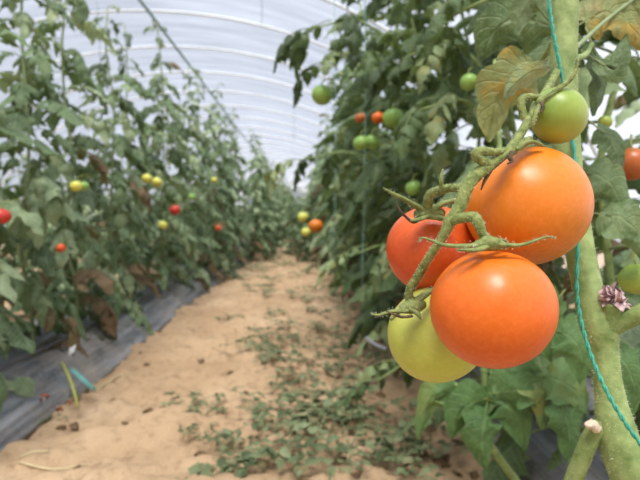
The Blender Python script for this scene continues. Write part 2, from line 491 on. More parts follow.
# merged foliage variants for the rows (individual leaves stay inside the part)
def plant_variant(seed, H, n, dense, z0=.15, big=1.0):
    rs = np.random.RandomState(seed)
    ms = MB(); sp = stem_path(rs, H)
    C, R, N, B = tube(ms, sp, list(np.linspace(.009, .0035, len(sp))), 7, 4)
    fo = MB()
    for z, az, s, t in leaf_slots(rs, H, n, z0):
        i = min(len(C)-1, max(0, int(np.argmin(abs(C[:, 2]-z)))))
        dry = (.3+.7*rs.rand()) if (t < .22 and rs.rand() < .25) or rs.rand() < .05 else .0
        compound(fo, rs, .25*big*s*(.65 if t > .85 else 1), C[i], az, .2+.6*rs.rand(), .8+.8*rs.rand(), 3 if dense else 2, 6, 1, rs.rand(), dry, wide=.48+.16*rs.rand())
    # thin tip shoots
    a = ms.mesh('stem', data=False); a.materials.append(M['stem_far'])
    b_ = fo.mesh('foliage'); b_.materials.append(M['leaf_far'])
    return a, b_, H
VAR = [plant_variant(500+i, 1.55+.07*i, 46, True, .12, 1.25) for i in range(7)]
VARL = [plant_variant(600+i, 1.76+.08*(i % 4), 58, True, .09, .95) for i in range(7)]

ORD = ['first', 'second', 'third', 'fourth', 'fifth', 'sixth', 'seventh', 'eighth', 'ninth', 'tenth']
rp = random.Random(5)
def row_plant(x, y, var, label, group, rz, sc=1.0):
    root = empty('tomato_plant', (x, y, max(0, gz(x, y))))
    root.rotation_euler.z = rz; root.scale = (1, 1, sc)
    tag(root, label, 'tomato plant', group)
    link('stem', var[0], None, root); link('foliage', var[1], None, root)
    return root

def close_plant(x, y, seed, H, n, label, lean=(0, 0), z0=.18, dryp=.35, near=1.0):
    """A plant near enough for its leaves to be told apart: every leaf a part."""
    rs = np.random.RandomState(seed)
    zb = max(0, gz(x, y))
    root = empty('tomato_plant', (x, y, zb)); tag(root, label, 'tomato plant')
    ms = MB(); sp = stem_path(rs, H, lean)
    C, R, N, B = tube(ms, sp, list(np.linspace(.0095, .004, len(sp))), 8, 4)
    ms.build('stem', M['stem'], root, data=False)
    for z, az, s, t in leaf_slots(rs, H, n, z0):
        i = int(np.argmin(abs(C[:, 2]-z)))
        dry = t < .3 and rs.rand() < dryp
        c = C[i]
        # keep the space right around the lens clear
        tipd = Vector((x+c[0]+.2*math.cos(az)*s, y+c[1]+.2*math.sin(az)*s, 0))
        if tipd.y < .55 or (tipd.length < .7): continue
        o = link('leaf', DRY[rs.randint(5)] if dry else LEAF[rs.randint(16)], None, root, tuple(c))
        o.rotation_euler = (rs.randn()*.15, rs.randn()*.15, az); s *= 1.22; o.scale = (s,)*3
    return root

# right row: the nearest plants leaf by leaf
CLOSE = []
yR = [(.66, .98), (.58, 1.28), (.60, 1.60), (.50, 1.95), (.54, 2.3), (.46, 2.7), (.52, 3.1), (.46, 3.5), (.5, 3.9)]
for i, (x, y) in enumerate(yR):
    p_ = close_plant(x, y, 40+i, 1.8, (30, 36, 40, 46)[i] if i < 4 else 52, 'leafy tomato plant behind the ripe cluster, %s in its row from the camera' % ORD[i+1], lean=(-.14, .02)); CLOSE.append(p_)
y = 4.3; i = 0
while y < 34:
    row_plant((.50 if y < 6 else .36)+rp.uniform(-.08, .04), y, VAR[i % 7], 'distant tomato plant in the row behind the ripe cluster', 'distant plants of the row behind the ripe cluster', rp.uniform(0, 6.28), rp.uniform(.95, 1.1))
    y += .42 if y < 10 else .7; i += 1
# left row along the silver mulch
y = 1.15; i = 0
while y < 34:
    x = (-1.06 if y < 5 else -.95 if y < 7 else -.72)+rp.uniform(-.08, .08)
    if i < 8: lab, grp = 'bushy tomato plant on the silver mulch bed, %s in its row from the camera' % ORD[i], None
    else: lab, grp = 'distant tomato plant in the row on the silver mulch bed', 'distant plants on the silver mulch bed'
    row_plant(x, y, VARL[i % 7], lab, grp, rp.uniform(0, 6.28), rp.uniform(.93, 1.06))
    y += .40 if y < 9 else .65; i += 1
# the far path is overgrown
y = 7.2; i = 0
while y < 18:
    row_plant(rp.uniform(-.5, .25), y, VARL[(i*2) % 7], 'bushy tomato plant grown over the far end of the path', 'plants over the far end of the path', rp.uniform(0, 6.28), rp.uniform(.55, .75))
    y += .55; i += 1
# rows beyond
for (x0, y0, y1, st, nm) in ((-1.75, 2.6, 12, .6, 'second'), (-2.7, 2.5, 26, .6, 'third'), (-4.2, 3, 24, .8, 'outermost')):
    y = y0; i = 0
    while y < y1:
        row_plant(x0+rp.uniform(-.1, .1), y, VARL[(i*3+1) % 7], 'tomato plant in the %s row behind the silver mulch bed' % nm, '%s row behind the silver mulch bed' % nm, rp.uniform(0, 6.28), rp.uniform(.55, .72))
        y += st; i += 1
y = 1.2; i = 0
while y < 12:
    row_plant(1.30+rp.uniform(-.08, .08), y, VAR[(i*3+2) % 7], 'tomato plant in the row along the tunnel side behind the ripe cluster', 'row along the tunnel side', rp.uniform(0, 6.28), rp.uniform(.62, .72))
    y += .6; i += 1

# ------------------------------------------------------------------ the foreground plant
def PX(lst): return [P(*q[:3]) for q in lst]
def RX(lst): return [q[3]*q[2]/F for q in lst]
main = [(568, -60, .445, 11), (566, -10, .44, 12), (564, 60, .435, 12.5), (565, 120, .43, 13), (569, 180, .425, 13.5), (578, 240, .415, 14), (587, 285, .405, 14), (598, 322, .398, 18), (604, 352, .395, 13.5), (609, 390, .39, 13.5), (615, 425, .385, 18), (626, 462, .38, 20), (648, 520, .375, 18), (676, 600, .37, 17)]
mpts = PX(main); mr = RX(main)
base_pt = Vector((.50, .42, 0))
last = mpts[-1]
mpts += [last.lerp(base_pt, .5)+Vector((.02, 0, -.02)), base_pt]
mr += [.012, .012]
top = mpts[0]
mpts = [Vector((top.x+.02, top.y+.06, 1.75)), Vector((top.x, top.y+.02, 1.2))]+mpts
mr = [.004, .008]+mr
fp = empty('tomato_plant', base_pt)
tag(fp, 'nearest tomato plant, thick hairy green stem carrying the ripe orange cluster', 'tomato plant')
OFF = tuple(base_pt)
rsf = np.random.RandomState(3)
hair = MB()
mb = MB(); q = tube(mb, mpts, mr, 18, 6, rough=.015)
fuzz(hair, *q, 5200, rsf)
mb.build('main_stem', M['stem'], fp, OFF, data=False)
def fp_tube(name, lst, mat, seg=12, hairs=0, rough=.02, n=5):
    mb = MB(); q = tube(mb, PX(lst), RX(lst), seg, n, rough=rough)
    if hairs: fuzz(hair, *q, hairs, rsf, .0007, .0017)
    return mb.build(name, mat, fp, OFF, data=False)
fp_tube('side_branch', [(602, 340, .396, 9), (612, 326, .392, 11), (628, 319, .385, 9.5), (650, 309, .375, 9), (690, 285, .365, 8), (740, 240, .36, 7)], M['stem'], hairs=400)
fp_tube('lower_branch', [(614, 428, .386, 10), (602, 427, .386, 10), (592, 437, .388, 9), (583, 456, .392, 8.5), (573, 482, .40, 8.5), (560, 520, .41, 8)], M['stem'], hairs=500)
fp_tube('stem_scar', [(597, 430, .379, 4), (592, 424, .377, 4.5), (586, 427, .378, 3)], M['wound'], rough=.3)
fp_tube('flower_stub', [(607, 330, .392, 10), (611, 316, .388, 9), (613, 303, .386, 10)], M['stem'], hairs=100)
# withered blossom
mb = MB()
c0 = np.array(P(612, 301, .386))
for k in range(38):
    a = k*2.4; e = rsf.uniform(-.5, 1.2)
    d = np.array(rgt)*math.cos(a)*math.cos(e)+np.array(fwd)*math.sin(a)*math.cos(e)+np.array((0, 0, 1))*(math.sin(e)+.15)
    leaflet(mb, c0+d*.002, d, np.array((0, 0, 1.0))+rsf.randn(3)*.6, rsf.uniform(.008, .016), rsf.uniform(.004, .008), rsf.uniform(-2.6, 3.0), .5, rsf, 6, 2, twist=rsf.randn(), lob=.35)
mb.build('withered_blossom', M['blossom'], fp, OFF, data=False)
# truss
truss = [(560, 66, .425, 4), (550, 84, .40, 4), (541, 99, .372, 4), (531, 116, .355, 4.5), (518, 138, .345, 5), (507, 152, .338, 6), (492, 164, .335, 7.5), (478, 174, .333, 8.5), (467, 186, .331, 9), (460, 206, .329, 8.5), (450, 222, .329, 8), (442, 238, .331, 6), (430, 256, .338, 5.5), (418, 276, .350, 5), (409, 292, .357, 5.5), (411, 302, .360, 7)]
truss = [(a, b, c, w*(.88 if w < 5.5 else .76)) for a, b, c, w in truss]
fp_tube('truss', truss, M['truss'], 14, 1500, .05)
fp_tube('truss_branch', [(493, 166, .334, 4), (481, 160, .331, 5), (476, 154, .330, 5.5), (482, 151, .330, 4.8), (494, 152, .333, 3.8), (507, 150, .338, 3.5), (520, 143, .345, 4.5), (530, 140, .350, 4)], M['truss'], 12, 400, .05)
fp_tube('truss_branch', [(541, 99, .362, 3.5), (533, 97, .360, 3.5), (524, 98, .358, 4), (521, 104, .357, 4), (524, 116, .356, 4), (529, 122, .354, 3)], M['truss'], 10, 250, .05)
fp_tube('tendril', [(536, 104, .356, 3), (550, 95, .352, 2.8), (561, 87, .350, 2.5), (570, 80, .349, 2.2), (576, 70, .349, 1.8), (577, 58, .349, 1.0)], M['truss'], 8, 120, .05)
fp_tube('tendril', [(442, 188, .333, 3), (441, 180, .331, 2), (443, 169, .330, .9)], M['truss'], 8, 0, .05)
# pedicels of the individual fruits are parts of the fruits, below

# ------------------------------------------------------------------ the cluster's tomatoes
def fruit_mesh(R, squash, dent, ribs, seed, nu=48, nv=32):
    rs = np.random.RandomState(seed); ph = rs.rand()*6.28
    V = []; Fc = []
    for j in range(nv+1):
        th = PI*j/nv
        for i in range(nu):
            a = 2*PI*i/nu
            rib = 1+ribs*math.cos(5*a+ph)*math.exp(-((th-.6)/.55)**2)+.012*math.cos(2*a+ph*2)*math.sin(th)
            r = R*math.sin(th)*rib
            z = R*squash*math.cos(th)-dent*R*math.exp(-(th/.30)**2)+.035*R*math.exp(-((PI-th)/.2)**2)
            V.append((r*math.cos(a), r*math.sin(a), z))
    for j in range(nv):
        for i in range(nu):
            Fc.append((j*nu+i, (j+1)*nu+i, (j+1)*nu+(i+1) % nu, j*nu+(i+1) % nu))
    mb = MB(); mb.add(V, Fc)
    me = mb.mesh('fruit', data=False)
    return me

def axis_q(ax): return Vector((0, 0, 1)).rotation_difference(Vector(ax).normalized())

def tomato(px, py, d, rpx, mat, ax, squash, label, pedicel, sepals, calyx, dent=.14, ribs=.022, seed=1):
    c = P(px, py, d); R = rpx*d/F
    root = empty('tomato', c); tag(root, label, 'tomato', 'tomatoes of the near cluster')
    f = link('fruit', fruit_mesh(R, squash, dent, ribs, seed), M[mat], root)
    f.rotation_mode = 'QUATERNION'
    axw = (rgt*ax[0]+upv*ax[1]-fwd*ax[2])
    f.rotation_quaternion = axis_q(axw)
    off = tuple(c)
    if pedicel:
        mb = MB(); q = tube(mb, PX(pedicel), [w*.72 for w in RX(pedicel)], 12, 5, rough=.05); mb.build('pedicel', M['truss'], root, off, data=False)
        fuzz(hair, *q, 250, rsf, .0007, .0016)
    if calyx:
        mb = MB(); tube(mb, PX(calyx), RX(calyx), 10, 4, rough=.12, seed=seed)
        cal = mb.build('calyx', M['sepal'], root, off, data=False)
        for s in sepals:
            dry = len(s) == 2
            pts = s[0] if dry else s
            mb = MB(); q = tube(mb, PX(pts), RX(pts), 8, 5, rough=.08, flat=.6)
            so = mb.build('sepal', M['dry_sepal'] if dry else M['sepal'], cal, off, data=False)
            if dry: so['label'] = 'brown dried sepal'
            else: fuzz(hair, *q, 140, rsf, .0006, .0014)
    return root

tomato(492, 308, .325, 61, 't_orange', (-.05, .98, .20), .96, 'big smooth orange tomato hanging lowest at the front of the near cluster',
       [(449, 222, .329, 6), (458, 219, .324, 7), (470, 217, .318, 7.5), (476, 219, .315, 8), (481, 230, .314, 6.5), (486, 241, .315, 6.5), (488, 247, .317, 7)],
       [[(488, 246, .313, 5), (470, 246, .309, 4.5), (455, 246, .307, 3.8), (440, 244, .308, 2.8), (428, 239, .309, 1.8), (421, 238, .310, 1.2), (418, 242, .310, .7)],
        [(490, 244, .313, 5), (506, 245, .308, 4), (521, 245, .306, 3), (534, 241, .305, 2.4), (546, 237, .305, 1.8), (556, 238, .305, .8)],
        [(488, 246, .31, 4), (476, 250, .302, 4), (464, 250, .301, 2.5), (456, 250, .302, 1)],
        [(490, 244, .317, 4), (500, 240, .322, 3.5), (508, 243, .327, 1.5)]],
       [(470, 247, .312, 3), (480, 245, .311, 6), (489, 243, .311, 8), (500, 245, .312, 5), (508, 247, .315, 2)], dent=.10, seed=1)
tomato(526.5, 206, .375, 60, 't_amber', (-.42, .86, .12), .98, 'big amber orange tomato at the top of the near cluster, touching the main stem',
       None,
       [[(515, 150, .338, 4), (524, 143, .342, 4), (534, 142, .346, 3.5), (543, 146, .348, 2)],
        ([(512, 152, .335, 3), (510, 158, .332, 2.5), (512, 161, .331, 1.8), (507, 164, .331, .8)], 1),
        ([(492, 168, .335, 3), (485, 180, .334, 2.5), (481, 190, .334, 1.0)], 1),
        ([(505, 158, .336, 3), (496, 165, .334, 3), (488, 173, .333, 1.5)], 1)],
       [(500, 158, .339, 3), (508, 153, .340, 5.5), (517, 147, .343, 5.5), (526, 143, .346, 3)], dent=.08, seed=2)
tomato(432, 249, .415, 45, 't_red', (-.05, .93, .35), .98, 'red orange tomato half hidden behind the stem of the near cluster',
       [(462, 188, .333, 6), (450, 188, .345, 6), (438, 191, .358, 6.5), (430, 195, .366, 6.5), (428, 203, .372, 6.5), (428, 213, .379, 7.5)],
       [[(426, 213, .376, 5), (416, 206, .372, 4.5), (406, 200, .370, 3.6), (394, 194, .369, 2.6), (383, 188, .369, 1.2)],
        ([(424, 217, .374, 3), (414, 222, .372, 3), (406, 217, .370, 2.2), (399, 209, .369, 1.6), (396, 203, .369, .8)], 1),
        [(432, 212, .374, 5), (440, 205, .373, 5), (449, 202, .374, 4.5), (458, 199, .377, 3)],
        [(428, 216, .374, 5), (440, 218, .372, 5), (449, 220, .372, 3), (456, 224, .373, 1)],
        [(430, 215, .374, 4), (420, 219, .371, 4), (410, 221, .370, 2)]],
       [(415, 215, .375, 4), (424, 213, .376, 7), (434, 212, .376, 7.5), (444, 214, .377, 4)], seed=3)
tomato(437, 333, .395, 49.5, 't_green', (-.50, .74, .42), .92, 'pale unripe green tomato hanging below the orange ones of the near cluster',
       None,
       [[(408, 311, .352, 4), (396, 311, .350, 3.5), (388, 312, .349, 3), (378, 315, .349, 2), (370, 313, .349, .9)],
        ([(412, 316, .351, 2.5), (402, 317, .349, 2.5), (393, 314, .348, 2.2), (386, 311, .348, 1.2)], 1),
        [(412, 306, .356, 5), (419, 299, .358, 5.5), (427, 293, .362, 5), (436, 288, .367, 2)],
        [(410, 308, .353, 4), (418, 314, .350, 4), (421, 319, .350, 1.5)],
        [(408, 306, .355, 4), (400, 311, .355, 4), (391, 320, .357, 2)]],
       [(400, 309, .357, 4), (408, 307, .356, 7), (416, 306, .357, 7.5), (424, 304, .360, 4)], dent=.10, seed=4)
tomato(558, 115.5, .365, 27, 't_green2', (-.55, .62, .30), 1.06, 'small glossy green tomato above the cluster, against the main stem',
       None,
       [[(541, 103, .354, 3), (537, 110, .349, 3), (534, 119, .347, 2.4), (531, 128, .347, 1)],
        [(543, 101, .354, 3), (550, 96, .351, 2.6), (558, 91, .350, 1.2)],
        ([(541, 102, .352, 2), (543, 107, .348, 1.8), (541, 113, .346, .8)], 1)],
       [(538, 106, .355, 3), (541, 102, .355, 5), (545, 98, .356, 3)], dent=.10, ribs=.01, seed=5)

# ------------------------------------------------------------------ foreground leaves of the near plant
def hand_leaf(poly, wpx, mat, rnd, dry=0.0, roll=0.0, fold=.3, parent=fp, off=OFF, lobes=.20, nx=20, hn=4, seed=0, petiole=True):
    """A leaflet whose midrib runs through measured points (px, py, depth); wpx is its full width there."""
    rs = np.random.RandomState(900+seed)
    mid = catmull([tuple(P(*q)) for q in poly], max(2, nx//(len(poly)-1)))
    T, N, B = frames(mid)
    L = len(mid)
    dm = sum(q[2] for q in poly)/len(poly); W = wpx*dm/F
    toc = -np.array(fwd)
    V = []; Cc = []; ph = rs.rand()*6
    for i in range(L):
        t = i/(L-1)
        sd = np.cross(T[i], toc); sd /= np.linalg.norm(sd)+1e-9
        nn = np.cross(sd, T[i])
        if np.dot(nn, toc) < 0: nn = -nn
        a = roll*(.6+.4*math.sin(ph+t*3)); sdr = sd*math.cos(a)+nn*math.sin(a); nnr = nn*math.cos(a)-sd*math.sin(a)
        w = W*.5*max(0, math.sin(PI*(.03+.97*t)**.75))**.75
        if i == L-1: w = W*.01
        w *= 1+lobes*(abs(math.sin(t*9.5+ph))*1.6-.8)
        for j in range(-hn, hn+1):
            s = j/hn
            z = -abs(s)*w*math.tan(fold)*(1-.4*abs(s))+W*.06*math.sin(8*t+s*3+ph)*abs(s)+W*.025*math.sin(23*t+7*abs(s)+ph)
            V.append(mid[i]+sdr*s*w+nnr*z-T[i]*abs(s)*w*.25); Cc.append((rnd, dry, abs(s), t))
    n = 2*hn+1
    mb = MB(); mb.add(V, [(i*n+j, i*n+j+1, (i+1)*n+j+1, (i+1)*n+j) for i in range(L-1) for j in range(n-1)], Cc)
    if petiole:
        d0 = mid[0]-mid[1]; d0 /= np.linalg.norm(d0)
        tube(mb, [mid[0]+d0*.02, mid[0], mid[min(3, L-1)]], [.0012, .0011, .0006], 6, 3, coldata=(.8, 0, 0, 0))
    return mb.build('leaf', mat, parent, off)

LM = M['leaf']
hl = [
    ([(535, 66, .52), (512, 80, .52), (496, 105, .53), (488, 142, .54)], 54, 1.0, .22, .2, .35),       # big yellowing leaf
    ([(548, 66, .50), (528, 74, .48), (510, 90, .47), (503, 101, .47)], 22, .95, 0, .9, .5),           # pale curled leaflet
    ([(552, 28, .60), (520, 18, .60), (496, 30, .60), (480, 62, .61)], 60, .55, 0, .2, .3),            # dusty leaf above
    ([(560, 40, .55), (548, 62, .54), (536, 90, .54), (528, 112, .55)], 34, .5, 0, .5, .4),
    ([(540, 10, .56), (532, 2, .55), (522, 16, .55), (518, 36, .55)], 30, .7, 0, .5, .5),
    ([(592, 44, .55), (600, 66, .55), (600, 90, .55), (594, 116, .55)], 34, .35, 0, .6, .4),           # right of the stem
    ([(596, 60, .54), (614, 70, .53), (622, 56, .53), (626, 34, .54)], 24, .5, 0, .6, .5),
    ([(584, 22, .55), (606, 12, .55), (628, 22, .55), (648, 52, .56)], 50, .9, .32, .2, .2),           # yellow leaf with brown spots
    ([(600, 0, .56), (622, -8, .56), (640, 4, .56), (650, 26, .56)], 34, .75, .3, .2, .2),
    ([(582, 172, .62), (604, 178, .60), (618, 196, .60), (622, 226, .60)], 44, .55, 0, .3, .3),
    ([(600, 214, .60), (622, 218, .58), (640, 236, .58), (648, 262, .58)], 48, .6, 0, .3, .3),
    ([(598, 128, .68), (612, 140, .68), (618, 160, .68), (612, 184, .68)], 34, .2, 0, .4, .4),
]
for k, (poly, w, rnd, dry, roll, fold) in enumerate(hl):
    hand_leaf(poly, w, M['leaf_yellow'] if k in (0, 7, 8) else LM, rnd, dry, roll, fold, seed=k)
fp_tube('petiole', [(566, 30, .44, 3.5), (552, 44, .47, 3), (545, 56, .50, 2.5), (535, 66, .52, 2)], M['stem'], 8, 60)
fp_tube('petiole', [(568, 52, .44, 3), (582, 42, .49, 2.2), (604, 22, .54, 1.9), (640, -6, .56, 1.7)], M['stem_far'], 8, 60)
fp_tube('petiole', [(570, 60, .44, 3.5), (585, 55, .50, 3), (592, 44, .55, 2)], M['stem'], 8, 0)
hair_o = hair.build('fuzz', M['fuzz'], fp, OFF, data=False); hair_o['kind'] = 'stuff'

# lower leaves behind the cluster: a low side plant
sp_base = Vector((.52, 1.02, .0))
sp = empty('tomato_plant', sp_base); tag(sp, 'low tomato plant with fresh green drooping leaves below the ripe cluster', 'tomato plant')
mb = MB(); s1 = [Vector((.52, 1.02, 0)), P(487, 440, .93), P(488, 405, .92), P(484, 360, .92), P(490, 300, .93), P(500, 180, .95), P(495, 60, .98)]
tube(mb, s1, [.008, .0075, .007, .0065, .006, .005, .004], 10, 5); mb.build('stem', M['stem'], sp, tuple(sp_base), data=False)
ll = [([(487, 398, .90), (470, 404, .88), (458, 418, .88), (452, 440, .89)], 40, .35, 0, .2, .3),
      ([(488, 400, .90), (504, 404, .88), (518, 420, .88), (524, 450, .89)], 44, .4, 0, .2, .3),
      ([(486, 410, .89), (484, 424, .87), (482, 444, .87), (486, 470, .88)], 42, .3, 0, .2, .3),
      ([(455, 396, .92), (440, 394, .91), (428, 406, .91), (418, 440, .92)], 34, .65, 0, .3, .4),
      ([(438, 380, .93), (446, 390, .92), (452, 404, .92), (452, 424, .93)], 30, .75, 0, .4, .4),
      ([(490, 372, .90), (508, 376, .88), (528, 372, .88), (546, 382, .89)], 40, .6, .2, .2, .25),
      ([(530, 376, .88), (540, 386, .86), (545, 402, .86), (542, 430, .87)], 40, .8, .28, .3, .3),
      ([(546, 376, .86), (562, 382, .84), (578, 394, .84), (588, 414, .85)], 44, .65, .12, .3, .3),
      ([(500, 392, .88), (520, 390, .86), (540, 396, .86), (556, 414, .87)], 34, .45, 0, .2, .3),
      ([(556, 330, .80), (572, 338, .78), (582, 356, .78), (580, 384, .79)], 44, .5, 0, .3, .3),
      ([(560, 296, .84), (548, 312, .82), (546, 334, .82), (552, 362, .83)], 50, .55, 0, .4, .3),
      ([(560, 402, .84), (566, 416, .83), (570, 436, .83), (566, 462, .84)], 36, .25, 0, .3, .3),
      ([(610, 352, .66), (624, 362, .64), (634, 384, .64), (632, 416, .65)], 40, .3, 0, .3, .3)]
for k, (poly, w, rnd, dry, roll, fold) in enumerate(ll):
    hand_leaf(poly, w, M['leaf_fresh'], rnd, dry, roll, fold, parent=sp, off=tuple(sp_base), seed=50+k)
for pts in ([(488, 398, .92, 2.5), (515, 385, .90, 2), (546, 376, .87, 1.6)], [(487, 392, .92, 2.5), (460, 386, .92, 2), (438, 380, .93, 1.6)], [(488, 372, .92, 2.5), (520, 340, .88, 2.2), (556, 320, .83, 1.8)]):
    mb = MB(); tube(mb, PX(pts), RX(pts), 7, 4); mb.build('petiole', M['stem'], sp, tuple(sp_base), data=False)

# ------------------------------------------------------------------ twine
mb = MB()
tw = [(545, -60, .425), (549, 0, .420), (553, 30, .417), (559, 62, .415), (567, 105, .416), (574, 150, .412), (578, 195, .404), (578, 240, .397), (577, 290, .389), (582, 325, .381), (592, 358, .373), (606, 390, .362), (622, 418, .354), (642, 446, .350), (670, 480, .35)]
tpts = [P(520, -330, .46), P(535, -160, .44)]+[P(*q) for q in tw]
Cc = catmull([tuple(p) for p in tpts], 14)
T, N, B = frames(Cc)
for s in (0, PI):
    ang = np.linspace(0, 150, len(Cc))
    strand = [Cc[i]+.0007*(math.cos(ang[i]+s)*N[i]+math.sin(ang[i]+s)*B[i]) for i in range(len(Cc))]
    tube(mb, strand, [.00095]*len(strand), 7, 3)
o = mb.build('twine', M['twine'], data=False)
tag(o, 'teal green twine wound down the thick main stem of the nearest plant', 'twine')
for k, (px, d, lab) in enumerate(((363, 1.9, 'pale green twine hanging in the leaves above the red orange tomato'), (334, 2.8, 'thin green twine hanging at the path side of the ripe row'))):
    q = P(px, 40, d); mb = MB()
    tube(mb, [(q.x, q.y, .35), (q.x+.01, q.y, 1.1), (q.x-.005, q.y, 2.25)], [.0022]*3, 6, 4)
    tag(mb.build('twine', M['pale_twine'], data=False), lab, 'twine')
for k, (px, py, d, ln, lab) in enumerate(((293, 88, 8.0, .85, 'thin grey string hanging free below the roof above the path'), (97, 0, 4.9, .9, 'thin pale string hanging from the roof above the silver mulch row'), (260, -10, 4.9, .35, 'short pale string hanging from the roof beside the nearest hoop'))):
    q = P(px, py, d); mb = MB()
    tube(mb, [(q.x, q.y, q.z), (q.x+.02, q.y, q.z-ln*.5), (q.x+.01, q.y, q.z-ln)], [.004]*3, 6, 4)
    tag(mb.build('string', M['purlin'], data=False), lab, 'string')

# ------------------------------------------------------------------ tomatoes in the rows
small = {}
def row_tomato(px, py, d, rpx, mat, label):
    if px < 230: rpx, d = rpx, .74*F/(305-px)
    c = P(px, py, d); R = rpx*d/F
    root = empty('tomato', c); tag(root, label, 'tomato')
    f = link('fruit', fruit_mesh(R, .92, .12, .02, int(px), 24, 16), M[mat], root)
    rs = np.random.RandomState(int(px*7+py)); f.rotation_euler = (rs.randn()*.3, rs.randn()*.3, rs.rand()*6)
    mb = MB()
    for k in range(5):
        a = k*1.256+rs.rand()*.4
        leaflet(mb, (0, 0, R*.80), (math.cos(a), math.sin(a), .1), np.array((0, 0, 1.0)), R*.75, R*.25, .9, .2, rs, 5, 1, .5)
    mb.build('calyx', M['sepal'], root, data=False)
    mb = MB(); tube(mb, [(0, 0, R*.78), (0, R*.15, R*1.2), (R*.5, R*.9, R*1.8), (R*1.2, R*2.0, R*2.0)], [R*.08, R*.07, R*.07, R*.07], 6, 4)
    mb.build('pedicel', M['truss'], root, data=False)
for t in (
    (2, 216, 1.55, 8.5, 't_fullred', 'ripe red tomato low in the bushes, nearest the camera in the silver mulch row'),
    (175, 210, 3.9, 5.5, 't_fullred', 'bright red tomato farther along the silver mulch row, beside two yellow ones'),
    (147, 178.5, 3.3, 5, 't_yellow', 'yellow green tomato, upper of a touching pair in the silver mulch row'),
    (157, 182, 3.3, 5, 't_yellow', 'yellow green tomato, lower of a touching pair in the silver mulch row'),
    (76, 186, 2.2, 6, 't_yellow', 'yellowish green tomato among the near leaves of the silver mulch row'),
    (84, 186, 2.25, 5, 't_deepgreen', 'green tomato touching a yellowish one among the near silver mulch leaves'),
    (163, 225, 3.5, 4.5, 't_yellow', 'small yellow green tomato just below the bright red one'),
    (192, 197, 4.6, 4, 't_deepgreen', 'green tomato far along the silver mulch row, past the bright red one'),
    (218, 228, 6.2, 3.2, 't_red', 'tiny orange tomato at the far end of the silver mulch row'),
    (61, 248, 1.95, 4.5, 't_red', 'small red orange tomato low over the silver mulch sheet'),
    (214, 180, 5.6, 3.2, 't_yellow', 'tiny yellow green tomato high at the far end of the silver mulch row'),
    (322, 95, 1.95, 10.5, 't_deepgreen', 'round green tomato at the path edge of the ripe row, highest by the path'),
    (378, 118, 1.75, 6.5, 't_orange', 'small orange tomato touching a round green one behind the cluster'),
    (360, 118, 1.85, 5.5, 't_dull', 'dull orange tomato half hidden by leaves, toward the path from an orange one'),
    (393, 118, 1.7, 10.5, 't_deepgreen', 'round green tomato with an orange one touching its side'),
    (361, 143, 1.75, 8, 't_deepgreen', 'green tomato of a pair hanging under the orange ones, nearer the path'),
    (372, 142, 1.8, 8, 't_deepgreen', 'green tomato of a pair hanging under the orange ones, farther from the path'),
    (469, 82, 1.05, 9, 't_deepgreen', 'light green tomato beside the yellowing leaf above the cluster'),
    (316, 226, 2.7, 7.5, 't_amber', 'amber tomato low at the path edge of the ripe row'),
    (303, 217, 3.0, 5.5, 't_yellow', 'yellow green tomato just above the amber one at the path edge'),
    (306, 232, 2.9, 5, 't_yellow', 'yellow green tomato just below the amber one at the path edge'),
    (632, 164, .85, 17, 't_dull', 'dull orange tomato behind the main stem, beside the big leaves'),
    (636, 279, .62, 16, 't_green2', 'green tomato behind the withered blossom'),
    (605, 122, .80, 7, 't_green2', 'tiny green tomato behind the small glossy green one'),
    (413, 188, 1.45, 8, 't_deepgreen', 'dark green tomato in the shade just above the red orange one'),
): row_tomato(*t)

# ------------------------------------------------------------------ overhanging sprays by the path
def spray(x_px, y_px, d, az, L, seed, elev=.2, n=3, dry=0.0, rnd=.5):
    """A side shoot leaning out of the row: part of the plant it grows from, its leaves sub-parts."""
    rs = np.random.RandomState(seed)
    tip = P(x_px, y_px, d)
    plant = min(CLOSE, key=lambda p: abs(p.location.y-tip.y))
    z = max(.1, tip.z-.15)
    base = Vector((plant.location.x-.14*(z/1.8)**1.5, plant.location.y, z))
    off = tuple(plant.location)
    mid = (Vector(tip)+base)*.5+Vector((0, 0, .10))
    mb = MB(); tube(mb, [base, mid, Vector(tip)], [.006, .005, .003], 7, 5); sh = mb.build('shoot', M['stem'], plant, off, data=False)
    for k in range(n):
        mb = MB(); t = .45+.55*k/max(1, n-1)
        b_ = base.lerp(Vector(tip), t)+Vector((0, 0, .10*4*t*(1-t)))
        compound(mb, rs, L*(.8+.4*rs.rand()), tuple(b_), az+rs.randn()*.9, elev, 1.0+.4*rs.rand(), 3, 9, 2, min(1, max(0, rnd+.3*rs.randn())), dry, wide=.6)
        mb.build('leaf', M['leaf'], sh, off)
spray(312, 28, 1.9, 2.9, .27, 11, n=4)
spray(325, 62, 2.0, 3.4, .20, 18, n=4, rnd=.5)
spray(300, 160, 2.4, 3.0, .24, 12, n=4, dry=.2)
spray(352, 255, 1.8, 3.3, .22, 13, n=4, rnd=.85)
spray(400, 60, 1.4, 3.2, .22, 14, n=4, rnd=.7, dry=.25)
spray(378, 380, 1.5, 3.4, .20, 15, n=4, rnd=.6)
spray(420, 110, 1.2, 2.7, .20, 16, n=4, rnd=.6)
spray(440, 20, 1.1, 2.7, .20, 17, n=3, rnd=.5)

